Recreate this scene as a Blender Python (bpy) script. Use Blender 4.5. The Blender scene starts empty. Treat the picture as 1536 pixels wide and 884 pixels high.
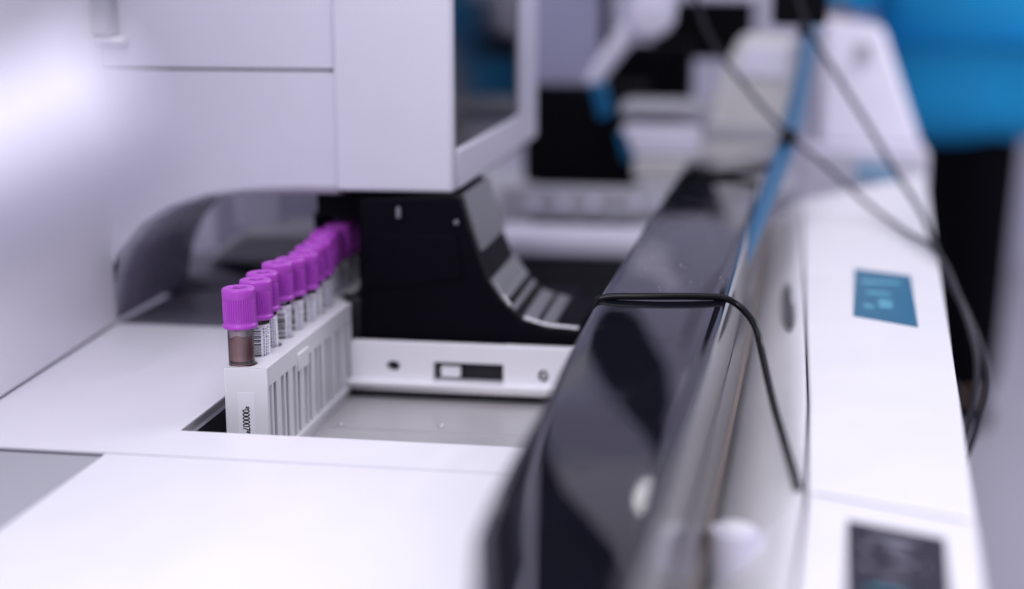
import bpy, bmesh, math, random
from mathutils import Vector, Matrix
random.seed(7)
SC = bpy.context.scene
S = 0.001                                   # all coordinates below are millimetres

# ------------------------------------------------------------------ camera
F_PX, PITCH, YAW, CAM_H = 2200.0, math.atan(462/2200), math.radians(9.15), 192.0
cd = bpy.data.cameras.new('camera'); cam = bpy.data.objects.new('camera', cd)
SC.collection.objects.link(cam); SC.camera = cam
cam.location = (0, 0, CAM_H*S)
cam.rotation_euler = (math.radians(90)-PITCH, 0, YAW)
cd.sensor_width = 36; cd.lens = F_PX/1536*36
cd.clip_start = 0.01; cd.clip_end = 60
cd.dof.use_dof = True; cd.dof.focus_distance = 0.672; cd.dof.aperture_fstop = 2.9
cd.dof.aperture_blades = 0

# ------------------------------------------------------------------ world and lamps
W = bpy.data.worlds.new('World'); SC.world = W; W.use_nodes = True
bg = W.node_tree.nodes['Background']; bg.inputs[0].default_value = (0.80, 0.77, 0.97, 1); bg.inputs[1].default_value = 0.45
def area(name, loc, target, size, power, col, sizey=None):
    l = bpy.data.lights.new(name, 'AREA'); l.energy = power; l.color = col
    l.shape = 'RECTANGLE'; l.size = size; l.size_y = sizey or size
    o = bpy.data.objects.new(name, l); SC.collection.objects.link(o)
    o.location = Vector(loc)*S
    o.rotation_euler = (Vector(target)-Vector(loc)).to_track_quat('-Z', 'Y').to_euler()
    return o
area('ceiling_or_fill_light', (-150, 350, 1500), (-50, 700, 0), 1.3, 9.6, (0.95, 0.93, 1.0), 0.9)
area('ceiling_or_fill_light', (-500, -900, 1100), (-200, 700, 60), 1.2, 24, (0.95, 0.94, 1.0), 0.8)  # unseen fill lamp added behind the camera to brighten camera-facing sides
area('ceiling_or_fill_light', (900, 1500, 1600), (300, 1200, 0), 1.2, 4.0, (0.94, 0.92, 1.0), 1.2)
area('ceiling_or_fill_light', (1900, 3000, 1700), (600, 3500, -600), 2.0, 50, (0.95, 0.93, 1.0), 1.4)
SC.view_settings.view_transform = 'Standard'; SC.view_settings.look = 'None'
SC.view_settings.exposure = 0.12; SC.view_settings.gamma = 1.0
SC.cycles.max_bounces = 10; SC.cycles.transparent_max_bounces = 12
SC.cycles.use_denoising = True
SC.cycles.caustics_reflective = False; SC.cycles.caustics_refractive = False
SC.cycles.sample_clamp_indirect = 4

# ------------------------------------------------------------------ helpers
_cp, _sp, _cy, _sy = math.cos(PITCH), math.sin(PITCH), math.cos(YAW), math.sin(YAW)
def at(px, py, x=None, y=None, z=None):
    """survey helper: the place (mm) seen at a photo position, on a plane x=, y= or z="""
    a = (px-768)/F_PX; b = (py-442)/F_PX
    f = _cp-b*_sp; rz = -_sp-b*_cp
    r = (a*_cy-f*_sy, a*_sy+f*_cy, rz)
    t = (z-CAM_H)/r[2] if z is not None else (y/r[1] if y is not None else x/r[0])
    return Vector((r[0]*t, r[1]*t, CAM_H+r[2]*t))

def mat(name, col, rough=0.4, metal=0.0, spec=0.5, coat=0.0, bump=0.0, bscale=900, var=0.03, trans=0.0, ior=1.45, emit=None, es=1.0, vscale=30):
    m = bpy.data.materials.new(name); m.use_nodes = True
    nt = m.node_tree; b = nt.nodes['Principled BSDF']
    tc = nt.nodes.new('ShaderNodeTexCoord')
    n = nt.nodes.new('ShaderNodeTexNoise'); n.inputs['Scale'].default_value = vscale; n.inputs['Detail'].default_value = 4
    nt.links.new(tc.outputs['Object'], n.inputs['Vector'])
    mix = nt.nodes.new('ShaderNodeMix'); mix.data_type = 'RGBA'
    mix.inputs[6].default_value = (*[c*(1-var) for c in col], 1)
    mix.inputs[7].default_value = (*[min(1, c*(1+var)) for c in col], 1)
    nt.links.new(n.outputs['Fac'], mix.inputs[0]); nt.links.new(mix.outputs[2], b.inputs['Base Color'])
    rr = nt.nodes.new('ShaderNodeMapRange'); rr.inputs[3].default_value = max(0, rough*0.85); rr.inputs[4].default_value = min(1, rough*1.15)
    nt.links.new(n.outputs['Fac'], rr.inputs[0]); nt.links.new(rr.outputs[0], b.inputs['Roughness'])
    b.inputs['Metallic'].default_value = metal; b.inputs['Specular IOR Level'].default_value = spec
    b.inputs['Coat Weight'].default_value = coat; b.inputs['IOR'].default_value = ior
    b.inputs['Transmission Weight'].default_value = trans
    if emit: b.inputs['Emission Color'].default_value = (*emit, 1); b.inputs['Emission Strength'].default_value = es
    if bump:
        n2 = nt.nodes.new('ShaderNodeTexNoise'); n2.inputs['Scale'].default_value = bscale; n2.inputs['Detail'].default_value = 3
        nt.links.new(tc.outputs['Object'], n2.inputs['Vector'])
        bp = nt.nodes.new('ShaderNodeBump'); bp.inputs['Strength'].default_value = bump; bp.inputs['Distance'].default_value = 0.0002
        nt.links.new(n2.outputs['Fac'], bp.inputs['Height']); nt.links.new(bp.outputs[0], b.inputs['Normal'])
    return m

M = dict(
    white=mat('white_plastic', (0.80, 0.79, 0.84), 0.38, bump=0.15),
    deck=mat('deck_enamel', (0.82, 0.81, 0.86), 0.42, bump=0.12, bscale=1500),
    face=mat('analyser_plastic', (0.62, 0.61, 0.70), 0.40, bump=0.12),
    side=mat('analyser_side_plastic', (0.66, 0.64, 0.76), 0.35),
    grey=mat('grey_panel', (0.40, 0.40, 0.44), 0.45, bump=0.1),
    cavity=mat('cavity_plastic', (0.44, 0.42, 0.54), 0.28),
    dark=mat('dark_gap', (0.012, 0.011, 0.018), 0.6),
    black=mat('black_plastic', (0.0025, 0.002, 0.005), 0.5, spec=0.07, bump=0.1),
    blackm=mat('black_matte', (0.002, 0.002, 0.004), 0.6, spec=0.08),
    cover=mat('smoked_acrylic', (0.006, 0.006, 0.011), 0.03, ior=1.62, spec=0.6, var=0.3),
    glossb=mat('black_glass', (0.003, 0.003, 0.006), 0.10, ior=1.18, spec=0.3),
    steel=mat('brushed_steel', (0.52, 0.51, 0.52), 0.30, metal=0.9, bump=0.2, bscale=400, var=0.08),
    strip=mat('dark_steel_strip', (0.12, 0.11, 0.12), 0.25, metal=0.8),
    tray=mat('tray_steel', (0.50, 0.49, 0.51), 0.33, metal=0.25, bump=0.25, bscale=260, var=0.08),
    plate=mat('satin_grey_plate', (0.20, 0.20, 0.22), 0.30, metal=0.3),
    chrome=mat('chrome', (0.75, 0.75, 0.78), 0.12, metal=1.0),
    bronze=mat('bronze_trim', (0.22, 0.13, 0.075), 0.25, metal=0.6),
    purple=mat('purple_cap', (0.44, 0.065, 0.54), 0.36, bump=0.1, bscale=2500, spec=0.45),
    purpled=mat('purple_stopper', (0.04, 0.004, 0.06), 0.6),
    rack=mat('rack_plastic', (0.76, 0.755, 0.79), 0.42, bump=0.2, bscale=1800),
    paper=mat('paper_label', (0.82, 0.81, 0.86), 0.55, var=0.02),
    ink=mat('black_ink', (0.015, 0.015, 0.025), 0.6),
    inkb=mat('blue_ink', (0.05, 0.06, 0.22), 0.6),
    blood=mat('blood_film', (0.47, 0.255, 0.245), 0.2, var=0.5, vscale=140, coat=0.5),
    lit_glass=mat('lit_glass_pink', (0.62, 0.50, 0.54), 0.35, var=0.1),
    blood2=mat('dark_blood', (0.055, 0.012, 0.014), 0.2, var=0.3, vscale=160, coat=0.5),
    cable=mat('black_cable', (0.004, 0.004, 0.006), 0.25, spec=0.22),
    cableg=mat('grey_cable', (0.03, 0.03, 0.04), 0.5, spec=0.2),
    screen=mat('blue_screen', (0.0, 0.06, 0.12), 0.3, emit=(0.0, 0.10, 0.20), es=0.55),
    screent=mat('screen_marks', (0.05, 0.2, 0.3), 0.3, emit=(0.06, 0.26, 0.36), es=0.5),
    labeld=mat('dark_label', (0.022, 0.020, 0.036), 0.55, spec=0.3),
    labelt=mat('label_print', (0.16, 0.155, 0.20), 0.5),
    teal=mat('teal_print', (0.02, 0.25, 0.33), 0.4),
    blue=mat('blue_reflection_strip', (0.0, 0.105, 0.24), 0.3),  # colour of the clips and of the strip put in for a reflection
    scrub=mat('blue_scrub_cloth', (0.003, 0.26, 0.55), 0.85, bump=0.3, bscale=60, var=0.15, vscale=6),
    trous=mat('black_trouser_cloth', (0.003, 0.003, 0.005), 0.85, spec=0.05),
    skin=mat('skin', (0.30, 0.17, 0.11), 0.5),
    hair=mat('hair', (0.015, 0.01, 0.008), 0.5),
    beige=mat('beige_plastic', (0.58, 0.57, 0.57), 0.45),
    floor=mat('lab_floor_vinyl', (0.40, 0.39, 0.45), 0.35, var=0.06, vscale=3),
    wall=mat('lab_wall_paint', (0.50, 0.49, 0.60), 0.7),
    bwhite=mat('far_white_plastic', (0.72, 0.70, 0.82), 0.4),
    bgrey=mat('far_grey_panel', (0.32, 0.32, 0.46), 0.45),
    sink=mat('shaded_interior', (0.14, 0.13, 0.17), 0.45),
)
# clear tube wall: thin clear plastic, light passes straight through and the surface glints
def smudge(m, scale, lo, hi, dist=0.0):
    nt = m.node_tree; b = nt.nodes['Principled BSDF']
    tc = nt.nodes.new('ShaderNodeTexCoord'); mp = nt.nodes.new('ShaderNodeMapping'); mp.inputs['Scale'].default_value = (1, .35, 1)
    n = nt.nodes.new('ShaderNodeTexNoise'); n.inputs['Scale'].default_value = scale; n.inputs['Detail'].default_value = 8; n.inputs['Roughness'].default_value = .65
    n.inputs['Distortion'].default_value = dist
    mr = nt.nodes.new('ShaderNodeMapRange'); mr.inputs[1].default_value = .45; mr.inputs[2].default_value = .75; mr.inputs[3].default_value = lo; mr.inputs[4].default_value = hi
    nt.links.new(tc.outputs['Object'], mp.inputs[0]); nt.links.new(mp.outputs[0], n.inputs['Vector']); nt.links.new(n.outputs['Fac'], mr.inputs[0]); nt.links.new(mr.outputs[0], b.inputs['Roughness'])
smudge(M['cover'], 45, 0.02, 0.14, 1.5)
smudge(M['deck'], 22, 0.34, 0.55, .8)
g = bpy.data.materials.new('clear_tube_wall'); g.use_nodes = True; nt = g.node_tree; nt.nodes.clear()
out = nt.nodes.new('ShaderNodeOutputMaterial'); tr = nt.nodes.new('ShaderNodeBsdfTransparent'); gl = nt.nodes.new('ShaderNodeBsdfGlossy')
fr = nt.nodes.new('ShaderNodeFresnel'); ms = nt.nodes.new('ShaderNodeMixShader'); fr.inputs[0].default_value = 1.5
tr.inputs[0].default_value = (0.90, 0.89, 0.92, 1); gl.inputs['Roughness'].default_value = 0.08
nt.links.new(fr.outputs[0], ms.inputs[0]); nt.links.new(tr.outputs[0], ms.inputs[1]); nt.links.new(gl.outputs[0], ms.inputs[2]); nt.links.new(ms.outputs[0], out.inputs[0])
M['tube'] = g

def base(p):
    v = Vector((0, 0, 0))
    while p is not None:
        v += p.location; p = p.parent
    return v

class MB:
    def __init__(s): s.v = []; s.f = []
    def add(s, vs, fs):
        n = len(s.v); s.v += [Vector(v) for v in vs]; s.f += [tuple(i+n for i in f) for f in fs]; return s
    def box(s, x0, x1, y0, y1, z0, z1):
        return s.add([(x0,y0,z0),(x1,y0,z0),(x1,y1,z0),(x0,y1,z0),(x0,y0,z1),(x1,y0,z1),(x1,y1,z1),(x0,y1,z1)],
                     [(0,3,2,1),(4,5,6,7),(0,1,5,4),(1,2,6,5),(2,3,7,6),(3,0,4,7)])
    def slab(s, pts, z0, z1):                 # pts: plan outline
        n = len(pts)
        return s.add([(p[0],p[1],z0) for p in pts]+[(p[0],p[1],z1) for p in pts],
                     [tuple(range(n-1,-1,-1)), tuple(range(n,2*n))]+[(i,(i+1)%n,n+(i+1)%n,n+i) for i in range(n)])
    def wall(s, pts, y0, y1):                 # pts: (x,z) outline pushed along y
        n = len(pts)
        return s.add([(p[0],y0,p[1]) for p in pts]+[(p[0],y1,p[1]) for p in pts],
                     [tuple(range(n)), tuple(range(2*n-1,n-1,-1))]+[(i,n+i,n+(i+1)%n,(i+1)%n) for i in range(n)])
    def loft(s, rows, closed=False, caps=False):
        m = len(rows[0]); vs = [p for r in rows for p in r]; fs = []
        for i in range(len(rows)-1):
            for j in range(m if closed else m-1):
                k = (j+1) % m
                fs.append((i*m+j, i*m+k, (i+1)*m+k, (i+1)*m+j))
        if caps:
            fs.append(tuple(range(m-1,-1,-1))); fs.append(tuple((len(rows)-1)*m+j for j in range(m)))
        return s.add(vs, fs)
    def lathe(s, prof, c=(0,0,0), n=32, caps=True, axis='z'):
        rows = []
        for r, h in prof:
            row = []
            for k in range(n):
                a = 2*math.pi*k/n
                q = {'z': (r*math.cos(a), r*math.sin(a), h), 'y': (r*math.sin(a), h, r*math.cos(a)), 'x': (h, r*math.cos(a), r*math.sin(a))}[axis]
                row.append(Vector(c)+Vector(q))
            rows.append(row)
        return s.loft(rows, True, caps)
    def pipe(s, pts, r, n=12, smooth=4):
        pts = [Vector(p) for p in pts]
        if smooth:
            q = []
            P = [pts[0]*2-pts[1]]+pts+[pts[-1]*2-pts[-2]]
            for i in range(1, len(P)-2):
                for k in range(smooth*2):
                    t = k/(smooth*2)
                    q.append(0.5*((2*P[i])+(P[i+1]-P[i-1])*t+(2*P[i-1]-5*P[i]+4*P[i+1]-P[i+2])*t*t+(3*P[i]-P[i-1]-3*P[i+1]+P[i+2])*t**3))
            q.append(pts[-1]); pts = q
        rows = []; up = Vector((0.13, 0.21, 0.97))
        for i, p in enumerate(pts):
            d = (pts[min(i+1,len(pts)-1)]-pts[max(i-1,0)]).normalized()
            a = d.cross(up)
            if a.length < 0.05: a = d.cross(Vector((1,0,0)))
            a.normalize(); b = d.cross(a); up = -b if b.dot(up) < 0 else b
            rr = r(i/(len(pts)-1)) if callable(r) else r
            rows.append([p+(a*math.cos(2*math.pi*k/n)+b*math.sin(2*math.pi*k/n))*rr for k in range(n)])
        return s.loft(rows, True, True)
    def build(s, name, m, parent=None, bevel=0, seg=2, angle=35):
        off = base(parent)
        me = bpy.data.meshes.new(name); me.from_pydata([v*S-off for v in s.v], [], s.f)
        bm = bmesh.new(); bm.from_mesh(me); bmesh.ops.recalc_face_normals(bm, faces=bm.faces); bm.to_mesh(me); bm.free()
        me.shade_smooth(); me.set_sharp_from_angle(angle=math.radians(angle))
        me.materials.append(M[m] if isinstance(m, str) else m)
        o = bpy.data.objects.new(name, me); SC.collection.objects.link(o); o.parent = parent
        if bevel:
            b = o.modifiers.new('bevel', 'BEVEL'); b.width = bevel*S; b.segments = seg; b.limit_method = 'ANGLE'; b.angle_limit = math.radians(30)
            b.harden_normals = False
        return o

def thing(name, label, cat, loc=(0,0,0), group=None):
    o = bpy.data.objects.new(name, None); SC.collection.objects.link(o); o.location = Vector(loc)*S
    o.empty_display_size = 0.01
    o['label'] = label; o['category'] = cat
    if group: o['group'] = group
    return o
def tag(o, label, cat, group=None):
    o['label'] = label; o['category'] = cat
    if group: o['group'] = group
    return o
def structure(o): o['kind'] = 'structure'; return o
def copy_tree(o, parent=None):
    c = o.copy(); SC.collection.objects.link(c); c.parent = parent
    for ch in list(o.children): copy_tree(ch, c)
    return c
FL = -900                                    # room floor level

# ------------------------------------------------------------------ setting: room
structure(MB().box(-4000, 5000, -1500, 6500, FL-20, FL).build('floor', 'floor'))
structure(MB().box(-4000, 5000, 6000, 6100, FL, 1900).build('back_wall', 'wall'))

# ------------------------------------------------------------------ sampler deck (white table the rack stands in)
YF = 782.0                                   # analyser front plane
DX0, DX1 = -360.0, -62.0
OX0, OX1, OY0, OY1 = -243.6, -80.0, 590.5, 763.0
dk = thing('sampler_deck', 'white sampler table with a sunken steel tray holding the tube rack', 'sampler', (-200, 560, FL))
b = MB(); TH = 6.0
b.box(DX0, OX0, 556.4, 786, -TH, 0).box(OX0, DX1, 556.4, OY0, -TH, 0).box(OX1, DX1, OY0, 800, -TH, 0)
bm_pts = None
o = b.build('deck_top', 'deck', dk)
MB().box(-262.5, DX1, 200, 554.6, -TH, 0.3).build('front_lid', 'deck', dk, bevel=1.0, seg=3)
MB().box(DX0-200, -264.2, 200, 554.6, -TH, -1.2).build('side_lid', 'grey', dk, bevel=0.8)
MB().box(DX0-200, DX1, 195, 1000, -60, -TH-3).box(-330, DX1, 200, 1000, FL, -60.5).build('chassis', 'dark', dk) if False else None
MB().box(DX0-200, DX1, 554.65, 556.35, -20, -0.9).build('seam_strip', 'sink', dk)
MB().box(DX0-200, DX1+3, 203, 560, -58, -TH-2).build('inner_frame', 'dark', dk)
MB().box(-330, DX1, 210, 900, FL, -60).build('cabinet', 'white', dk, bevel=3)
# sunken well
b = MB().box(OX0-2.5, OX0-0.2, OY0, 900, -34, -0.6)
b.build('well_side', 'dark', dk)
MB().box(OX0, OX1, OY0-3, OY0-0.3, -34, -6.2).build('well_front', 'dark', dk)
tr_ = MB().box(OX0, OX1, OY0-0.3, 900, -33.5, -30).build('tray_floor', 'tray', dk)
MB().box(-208, -82, 700, 701, -30, -29.4).build('tray_crease', 'tray', tr_)
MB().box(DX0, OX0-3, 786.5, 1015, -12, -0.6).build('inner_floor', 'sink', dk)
MB().lathe([(1.7, -30), (1.7, -29.3), (1.0, -28.7)], tuple(at(511, 638, z=-30)[:2])+(0,), 16).build('tray_rivet', 'steel', tr_)
MB().lathe([(1.7, -30), (1.7, -29.3), (1.0, -28.7)], tuple(at(662, 640, z=-30)[:2])+(0,), 16).build('tray_rivet', 'steel', tr_)
# bright rim along the opening
MB().box(OX0-0.2, OX0+1.0, OY0, OY1-20, -3.2, -0.15).build('opening_rim', 'steel', dk)
# corner post behind the rack
MB().box(-224, -207.5, 775, 790, -30, 22).build('corner_post', 'dark', dk, bevel=1.5)

# white rail across the well
rl = thing('guide_rail', 'white guide rail with screw hole and dark slot crossing the steel tray', 'rail', (-140, 762, -30))
x0, x1 = -212.6, -76.0
b = MB()
# face with openings: two screw holes cut as polygons, one slot
ry = 760.0
hx1 = at(590, 549, y=ry); s0 = at(650, 542, y=ry); s1 = at(755, 578, y=ry); hx2 = at(815, 565, y=ry)
zt, zb = 0.8, -20.0
sx0, sx1, sz1, sz0 = s0.x, s1.x, s0.z-0.4, s1.z+0.6
def rail_block(xa, xb, za, zb_): b.box(xa, xb, ry, ry+7, za, zb_)
def holed(xa, xb, cx, cz, rx, rz):
    n = 24; ring = [(cx+rx*math.cos(2*math.pi*k/n), cz+rz*math.sin(2*math.pi*k/n)) for k in range(n)]
    outer = []
    for k in range(n):
        c, s_ = math.cos(2*math.pi*k/n), math.sin(2*math.pi*k/n)
        hw = (xb-xa)/2; mx = (xa+xb)/2; hh = (zt-zb)/2; mz = (zt+zb)/2
        t = 1/max(abs(c)/hw, abs(s_)/hh); outer.append((mx+c*t, mz+s_*t))
    for ex in (xa, xb):
        for ez in (zb, zt):
            j = min(range(n), key=lambda q: (outer[q][0]-ex)**2+(outer[q][1]-ez)**2); outer[j] = (ex, ez)
    b.loft([[(p[0], ry, p[1]) for p in outer], [(p[0], ry, p[1]) for p in ring], [(p[0], ry+6, p[1]) for p in ring]], True)
holed(x0, x0+30, hx1.x, hx1.z, 3.8, 2.9); b.box(x0, x0+30, ry+7, ry+8, zb, zt); b.box(x0, x0+30, ry+0.01, ry+8, zt-0.4, zt)
rail_block(x0+30, sx0, zb, zt); rail_block(sx0, sx1, sz1, zt); rail_block(sx0, sx1, zb, sz0); rail_block(2*hx2.x-sx1, x1, zb, zt)
holed(sx1, 2*hx2.x-sx1, hx2.x, hx2.z, 2.9, 3.6); b.box(sx1, 2*hx2.x-sx1, ry+0.01, ry+8, zt-0.4, zt)
face = b.build('rail_face', 'white', rl)
MB().box(x0+0.3, x1, ry+8.1, ry+9.5, zb, zt-0.5).build('backing_strip', 'dark', rl)
MB().box(x0+2, x1, ry+1.5, ry+3, zt, zt+0.7).build('rail_cap', 'white', rl, bevel=0.3)
b = MB(); L = at(660, 550, y=ry+3); b.box(L.x+0.5, L.x+11.5, ry+2.5, ry+5, L.z-5.8, L.z+0.4)
b.build('slot_insert', 'paper', rl, bevel=0.6)
MB().lathe([(2.9, 4.0), (2.9, 3.2), (1.4, 3.0), (1.3, 4.4)], (hx1.x, ry, hx1.z), 20, axis='y').build('screw', 'dark', rl)
sc_ = MB().lathe([(2.2, 5.0), (2.2, 2.5), (1.6, 2.0)], (hx2.x, ry, hx2.z), 20, axis='y').build('screw', 'steel', rl)
MB().box(x0-2, x1, ry-5.5, ry+1, zb-2.2, zb+0.2).build('lower_lip', 'white', rl, bevel=0.7, seg=3)
MB().box(x0-1, x1, ry-4.5, ry-1.5, zb-5.0, zb-2.4).build('lower_flange', 'steel', rl, bevel=0.5)
MB().box(x0, x1, ry+0.5, ry+6, -30, zb-2.6).build('rail_foot', 'dark', rl)

# ------------------------------------------------------------------ analyser (tall instrument)
an = thing('blood_analyser', 'tall pale lilac analyser with a rounded arch above the tubes and a dark window', 'analyser', (-260, 900, FL))
ZT = 420.0
xl = at(150, 300, y=YF).x; xs = at(504.5, 200, y=YF).x; xr = at(684, 285, y=YF).x
zs = at(343, 104, y=YF).z
outer_px = [(151,489),(153,450),(160,405),(176,362),(203,325),(243,296),(300,275),(370,262),(440,258),(504,258)]
inner_px = [(180,489),(182,450),(187,412),(203,370),(232,333),(273,309),(330,295),(390,291),(450,290),(504,291)]
A = [at(*p, y=YF) for p in outer_px]; B = [at(*p, y=YF+16) for p in inner_px]
A = [Vector((b_.x+(a_.x-b_.x)*.5, YF, b_.z+(a_.z-b_.z)*.5)) for a_, b_ in zip(A, B)]
A[-1].x = B[-1].x = xs-0.5
for a_, b_ in zip(A, B): a_.y = YF; b_.y = YF+16
A[0].z = B[0].z = 0.3
rows = []
top = []
for p in A:                                   # flat face above the arch up to the seam
    top.append(Vector((p.x, YF, zs-0.8)))
for i_ in range(3): top[i_].x = xl+(A[3].x-xl)*i_/3
rows.append(top); rows.append([Vector((t_.x, YF, a_.z)) for t_, a_ in zip(top, A)]); rows.append(A)
for k in range(1, 9):
    t = math.pi/2*k/8
    rows.append([Vector((a_.x+(b_.x-a_.x)*math.sin(t), YF+16*(1-math.cos(t)), a_.z+(b_.z-a_.z)*math.sin(t))) for a_, b_ in zip(A, B)])
b = MB().loft(rows); b.build('arch_panel', 'face', an, angle=60)
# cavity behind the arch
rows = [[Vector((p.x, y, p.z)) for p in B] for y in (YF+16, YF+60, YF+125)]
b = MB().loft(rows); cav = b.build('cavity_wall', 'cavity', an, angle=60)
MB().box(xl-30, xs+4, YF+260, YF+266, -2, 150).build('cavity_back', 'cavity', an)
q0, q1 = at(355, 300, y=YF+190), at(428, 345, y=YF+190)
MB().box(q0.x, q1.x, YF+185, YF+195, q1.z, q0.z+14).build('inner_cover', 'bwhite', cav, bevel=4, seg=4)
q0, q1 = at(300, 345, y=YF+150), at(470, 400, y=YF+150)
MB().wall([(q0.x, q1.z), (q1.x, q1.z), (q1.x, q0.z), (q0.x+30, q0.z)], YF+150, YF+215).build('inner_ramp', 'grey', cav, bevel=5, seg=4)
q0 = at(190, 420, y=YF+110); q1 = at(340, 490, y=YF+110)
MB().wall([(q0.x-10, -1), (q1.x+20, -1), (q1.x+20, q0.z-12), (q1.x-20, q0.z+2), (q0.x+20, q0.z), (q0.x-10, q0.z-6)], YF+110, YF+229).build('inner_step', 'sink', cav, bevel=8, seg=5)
# plain upper panel, left
MB().box(xl, xs-0.5, YF, YF+30, zs+0.3, ZT).build('upper_panel', 'face', an, bevel=0.8)
MB().box(xl+1, xs-1, YF+2, YF+30, zs-0.75, zs+0.25).build('panel_seam', 'dark', an)
MB().box(xl, xs, YF+30, YF+34, 96, ZT-1).build('panel_backing', 'dark', an)
hh = at(497, 99, y=YF); MB().lathe([(0.9, -0.4), (0.9, 3)], (hh.x, YF, zs-0.3), 12, axis='y').build('seam_pin', 'dark', an)
# right block with rounded lower edge
zb0 = at(600, 287, y=YF).z
yb = at(803, 200, x=xr).y
b = MB().box(xs+0.4, xr, YF-6, YF+1.4, zb0, ZT)
blk = b.build('front_column', 'face', an, bevel=2.4, seg=4)
# right side: frame with dark window
w0 = at(683, 228, x=xr); w1 = at(775, 160, x=xr)
wy0, wy1 = YF+1.6, at(779, 100, x=xr).y
wz = w0.z+1.0
b = MB()
b.box(xr-20, xr+1.2, YF+3.0, wy1+0, zb0+0.6, wz)                 # sill
b.box(xr-20, xr+1.2, wy1, yb, zb0+0.6, ZT)                       # far upright
b.box(xr-20, xr+1.2, wy0, wy1, 330, ZT)
b.build('window_frame', 'side', an, bevel=2.0, seg=3)
MB().box(xr-18, xr-1.0, wy0+.2, wy1-.2, wz+.2, 329.8).build('window_pane', 'glossb', an)
MB().box(xs-20, xr-20.2, YF+34.5, yb-2, 90, ZT-1).build('rear_body', 'side', an)
MB().box(xs+1, xr-20.2, YF+1.6, YF+34, zb0+1, ZT-1).build('column_core', 'side', an)
# curved underside lip of the column's far edge
b = MB(); rows = []
for y in (YF+4, yb-2):
    rows.append([Vector((xr-16+14*math.cos(t), y, zb0+0.8-9*math.sin(t)*0.8)) for t in [math.pi/2*k/6 for k in range(7)]])
b.loft(rows).build('underside_skirt', 'side', an, angle=80)
# left tall wing
wg = thing('side_cabinet', 'pale cabinet wall at the far left, running up to the arch', 'cabinet', (-420, 500, FL))
wx = (at(0, 602, z=0).x+at(175, 487, z=0).x)/2
wl0, wl1 = at(0, 602, z=0), at(176, 487, z=0)
d_ = (wl1-wl0).normalized(); far = wl0-d_*450
dx = Vector((far.x, far.y)); 
b = MB().slab([(far.x, far.y), (wl1.x, YF+2), (wl1.x-200, YF+2), (far.x-200, far.y)], 0.8, ZT)
b.build('wall_panel', 'deck', wg, bevel=2.5, seg=3)
MB().slab([(far.x-4, far.y+2), (wl1.x-4, YF+1), (wl1.x-190, YF+1), (far.x-190, far.y+2)], FL, 0.7).build('plinth', 'grey', wg)
hp = at(150, 10, y=YF-8)
MB().box(hp.x-8, hp.x+7, YF-14, YF-0.5, at(150,55,y=YF-8).z, 215).build('corner_clip', 'grey', wg, bevel=2.5, seg=3)
MB().box(hp.x-5, hp.x+12, YF-9, YF-0.3, at(150,66,y=YF-8).z, at(150,56,y=YF-8).z).build('clip_ledge', 'white', wg, bevel=1)

# near, strongly out of focus white handle at the left
p0, p1 = at(-240, 370, y=165), at(150, 185, y=182)
nb = thing('grab_handle', 'blurred white rounded handle reaching in from the left edge, nearest the camera', 'handle', p0)
MB().pipe([p0, p0.lerp(p1, .5), p1, p1+(p1-p0).normalized()*5], lambda t: 11.5 if t < .93 else 11.5*math.sqrt(max(.02, 1-((t-.93)/.07)**2)), 24, 6).build('grip', 'side', nb)
MB().lathe([(11, -14), (11, 0), (9, 3)], p0, 24, axis='x').build('end_collar', 'bwhite', nb)

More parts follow.
